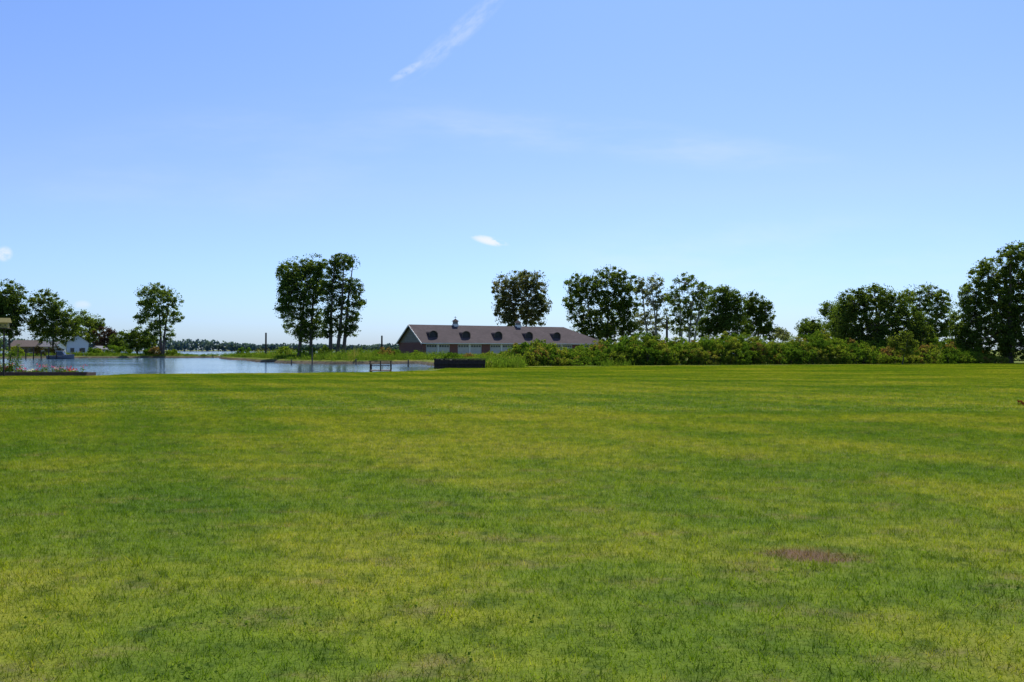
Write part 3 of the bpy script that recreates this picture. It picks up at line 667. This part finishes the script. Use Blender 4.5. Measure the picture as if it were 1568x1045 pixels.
w = bpy.data.worlds.new('World'); sc.world = w; w.use_nodes = True
n = w.node_tree.nodes; l = w.node_tree.links; n.clear()
out = n.new('ShaderNodeOutputWorld'); bg = n.new('ShaderNodeBackground'); bg.inputs[1].default_value = 0.15
sky = n.new('ShaderNodeTexSky'); sky.sky_type = 'NISHITA'; sky.sun_disc = False
sky.sun_elevation = EL; sky.sun_rotation = AZ; sky.air_density = 1.0; sky.dust_density = 0.6; sky.ozone_density = 3.0
tc = n.new('ShaderNodeTexCoord'); dirv = tc.outputs['Generated']
sp = n.new('ShaderNodeSeparateXYZ'); l.new(dirv, sp.inputs[0])
yc = mth(n, l, 'MAXIMUM', sp.outputs[1], 0.05)
u = mth(n, l, 'DIVIDE', sp.outputs[0], yc)
v = mth(n, l, 'DIVIDE', sp.outputs[2], yc)
fwd = mth(n, l, 'GREATER_THAN', sp.outputs[1], 0.05)
def ell(cu, cv, au, av, ang, curve=0.0):
    ca, sa = math.cos(ang), math.sin(ang)
    a = mth(n, l, 'MULTIPLY_ADD', u, ca/au, mth(n, l, 'MULTIPLY_ADD', v, sa/au, -(cu*ca+cv*sa)/au))
    b = mth(n, l, 'MULTIPLY_ADD', v, ca/av, mth(n, l, 'MULTIPLY_ADD', u, -sa/av, (cu*sa-cv*ca)/av))
    if curve: b = mth(n, l, 'SUBTRACT', b, mth(n, l, 'MULTIPLY', mth(n, l, 'MULTIPLY', a, a), curve))
    r2 = mth(n, l, 'MULTIPLY_ADD', a, a, mth(n, l, 'MULTIPLY', b, b))
    return a, b, mrange(n, l, r2, 1.0, 0.0)
def wnoise(a, b, au, av, z, sc_, stretch, lo, hi):
    c2 = n.new('ShaderNodeCombineXYZ'); l.new(mth(n, l, 'MULTIPLY', a, au), c2.inputs[0]); l.new(mth(n, l, 'MULTIPLY', b, av*stretch), c2.inputs[1]); c2.inputs[2].default_value = z
    return mrange(n, l, noise(n, l, c2.outputs[0], sc_, 4, .62).outputs['Fac'], lo, hi)
def uv(px, py): return (px-784)/F, (HZ-py)/F
def add(x, y): return y if x is None else mth(n, l, 'ADD', x, y)
acc = None
for (px, py, rx, ry, ang, s_, st_, stre, lo, hi, cur) in [
    (700, 52, 140, 20, R(42), 34, .27, 2.5, .28, .75, .25), (750, 369, 34, 8, R(-13), 45, .95, 2.0, .36, .56, 0)]:
    cu, cv = uv(px, py); a, b, msk = ell(cu, cv, rx/F, ry/F, ang, cur)
    acc = add(acc, mth(n, l, 'MULTIPLY', mth(n, l, 'MULTIPLY', wnoise(a, b, rx/F, ry/F, cu*7, s_, stre, lo, hi), msk), st_))
small = wnoise(u, v, 1, 1, 1.3, 50, 1.5, .28, .55)
big = wnoise(u, v, 1, 1, 3.3, 6, 4, .3, .9)
for (px, py, rx, ry, ang, st_, src) in [(6, 389, 15, 14, 0, .7, small), (126, 467, 16, 8, 0, .4, small), (622, 108, 34, 8, R(30), .3, small),
    (950, 215, 420, 40, R(-6), .25, big), (400, 240, 520, 110, R(6), .12, big), (1150, 420, 500, 110, R(3), .25, big)]:
    cu, cv = uv(px, py); a, b, msk = ell(cu, cv, rx/F, ry/F, ang)
    acc = add(acc, mth(n, l, 'MULTIPLY', mth(n, l, 'MULTIPLY', src, msk), st_))
acc = mth(n, l, 'MULTIPLY', acc, fwd, clamp=True)
gr = ramp(n, [(0.0, (.56, .74, 1.16)), (.09, (.66, .79, 1.10)), (.18, (.76, .81, 1.03)), (.40, (.70, .84, 1.16)), (1.0, (.9, .95, 1.15))]); l.new(sp.outputs[2], gr.inputs[0])
tint = mixc(n, l, 1.0, sky.outputs[0], gr.outputs[0], 'MULTIPLY')
col = mixc(n, l, acc, tint, (6.0, 6.3, 6.6))
l.new(col, bg.inputs[0]); l.new(bg.outputs[0], out.inputs[0])

cam = bpy.data.cameras.new('camera'); co = bpy.data.objects.new('camera', cam); sc.collection.objects.link(co)
cam.sensor_width = 36; cam.lens = F/1568*36; cam.clip_end = 20000; cam.clip_start = .1
co.location = (0, 0, CH); co.rotation_euler = (R(90)+math.atan((HZ-522.5)/F), 0, 0); sc.camera = co
sc.view_settings.view_transform = 'Standard'; sc.view_settings.look = 'None'; sc.view_settings.exposure = 0; sc.view_settings.gamma = 1
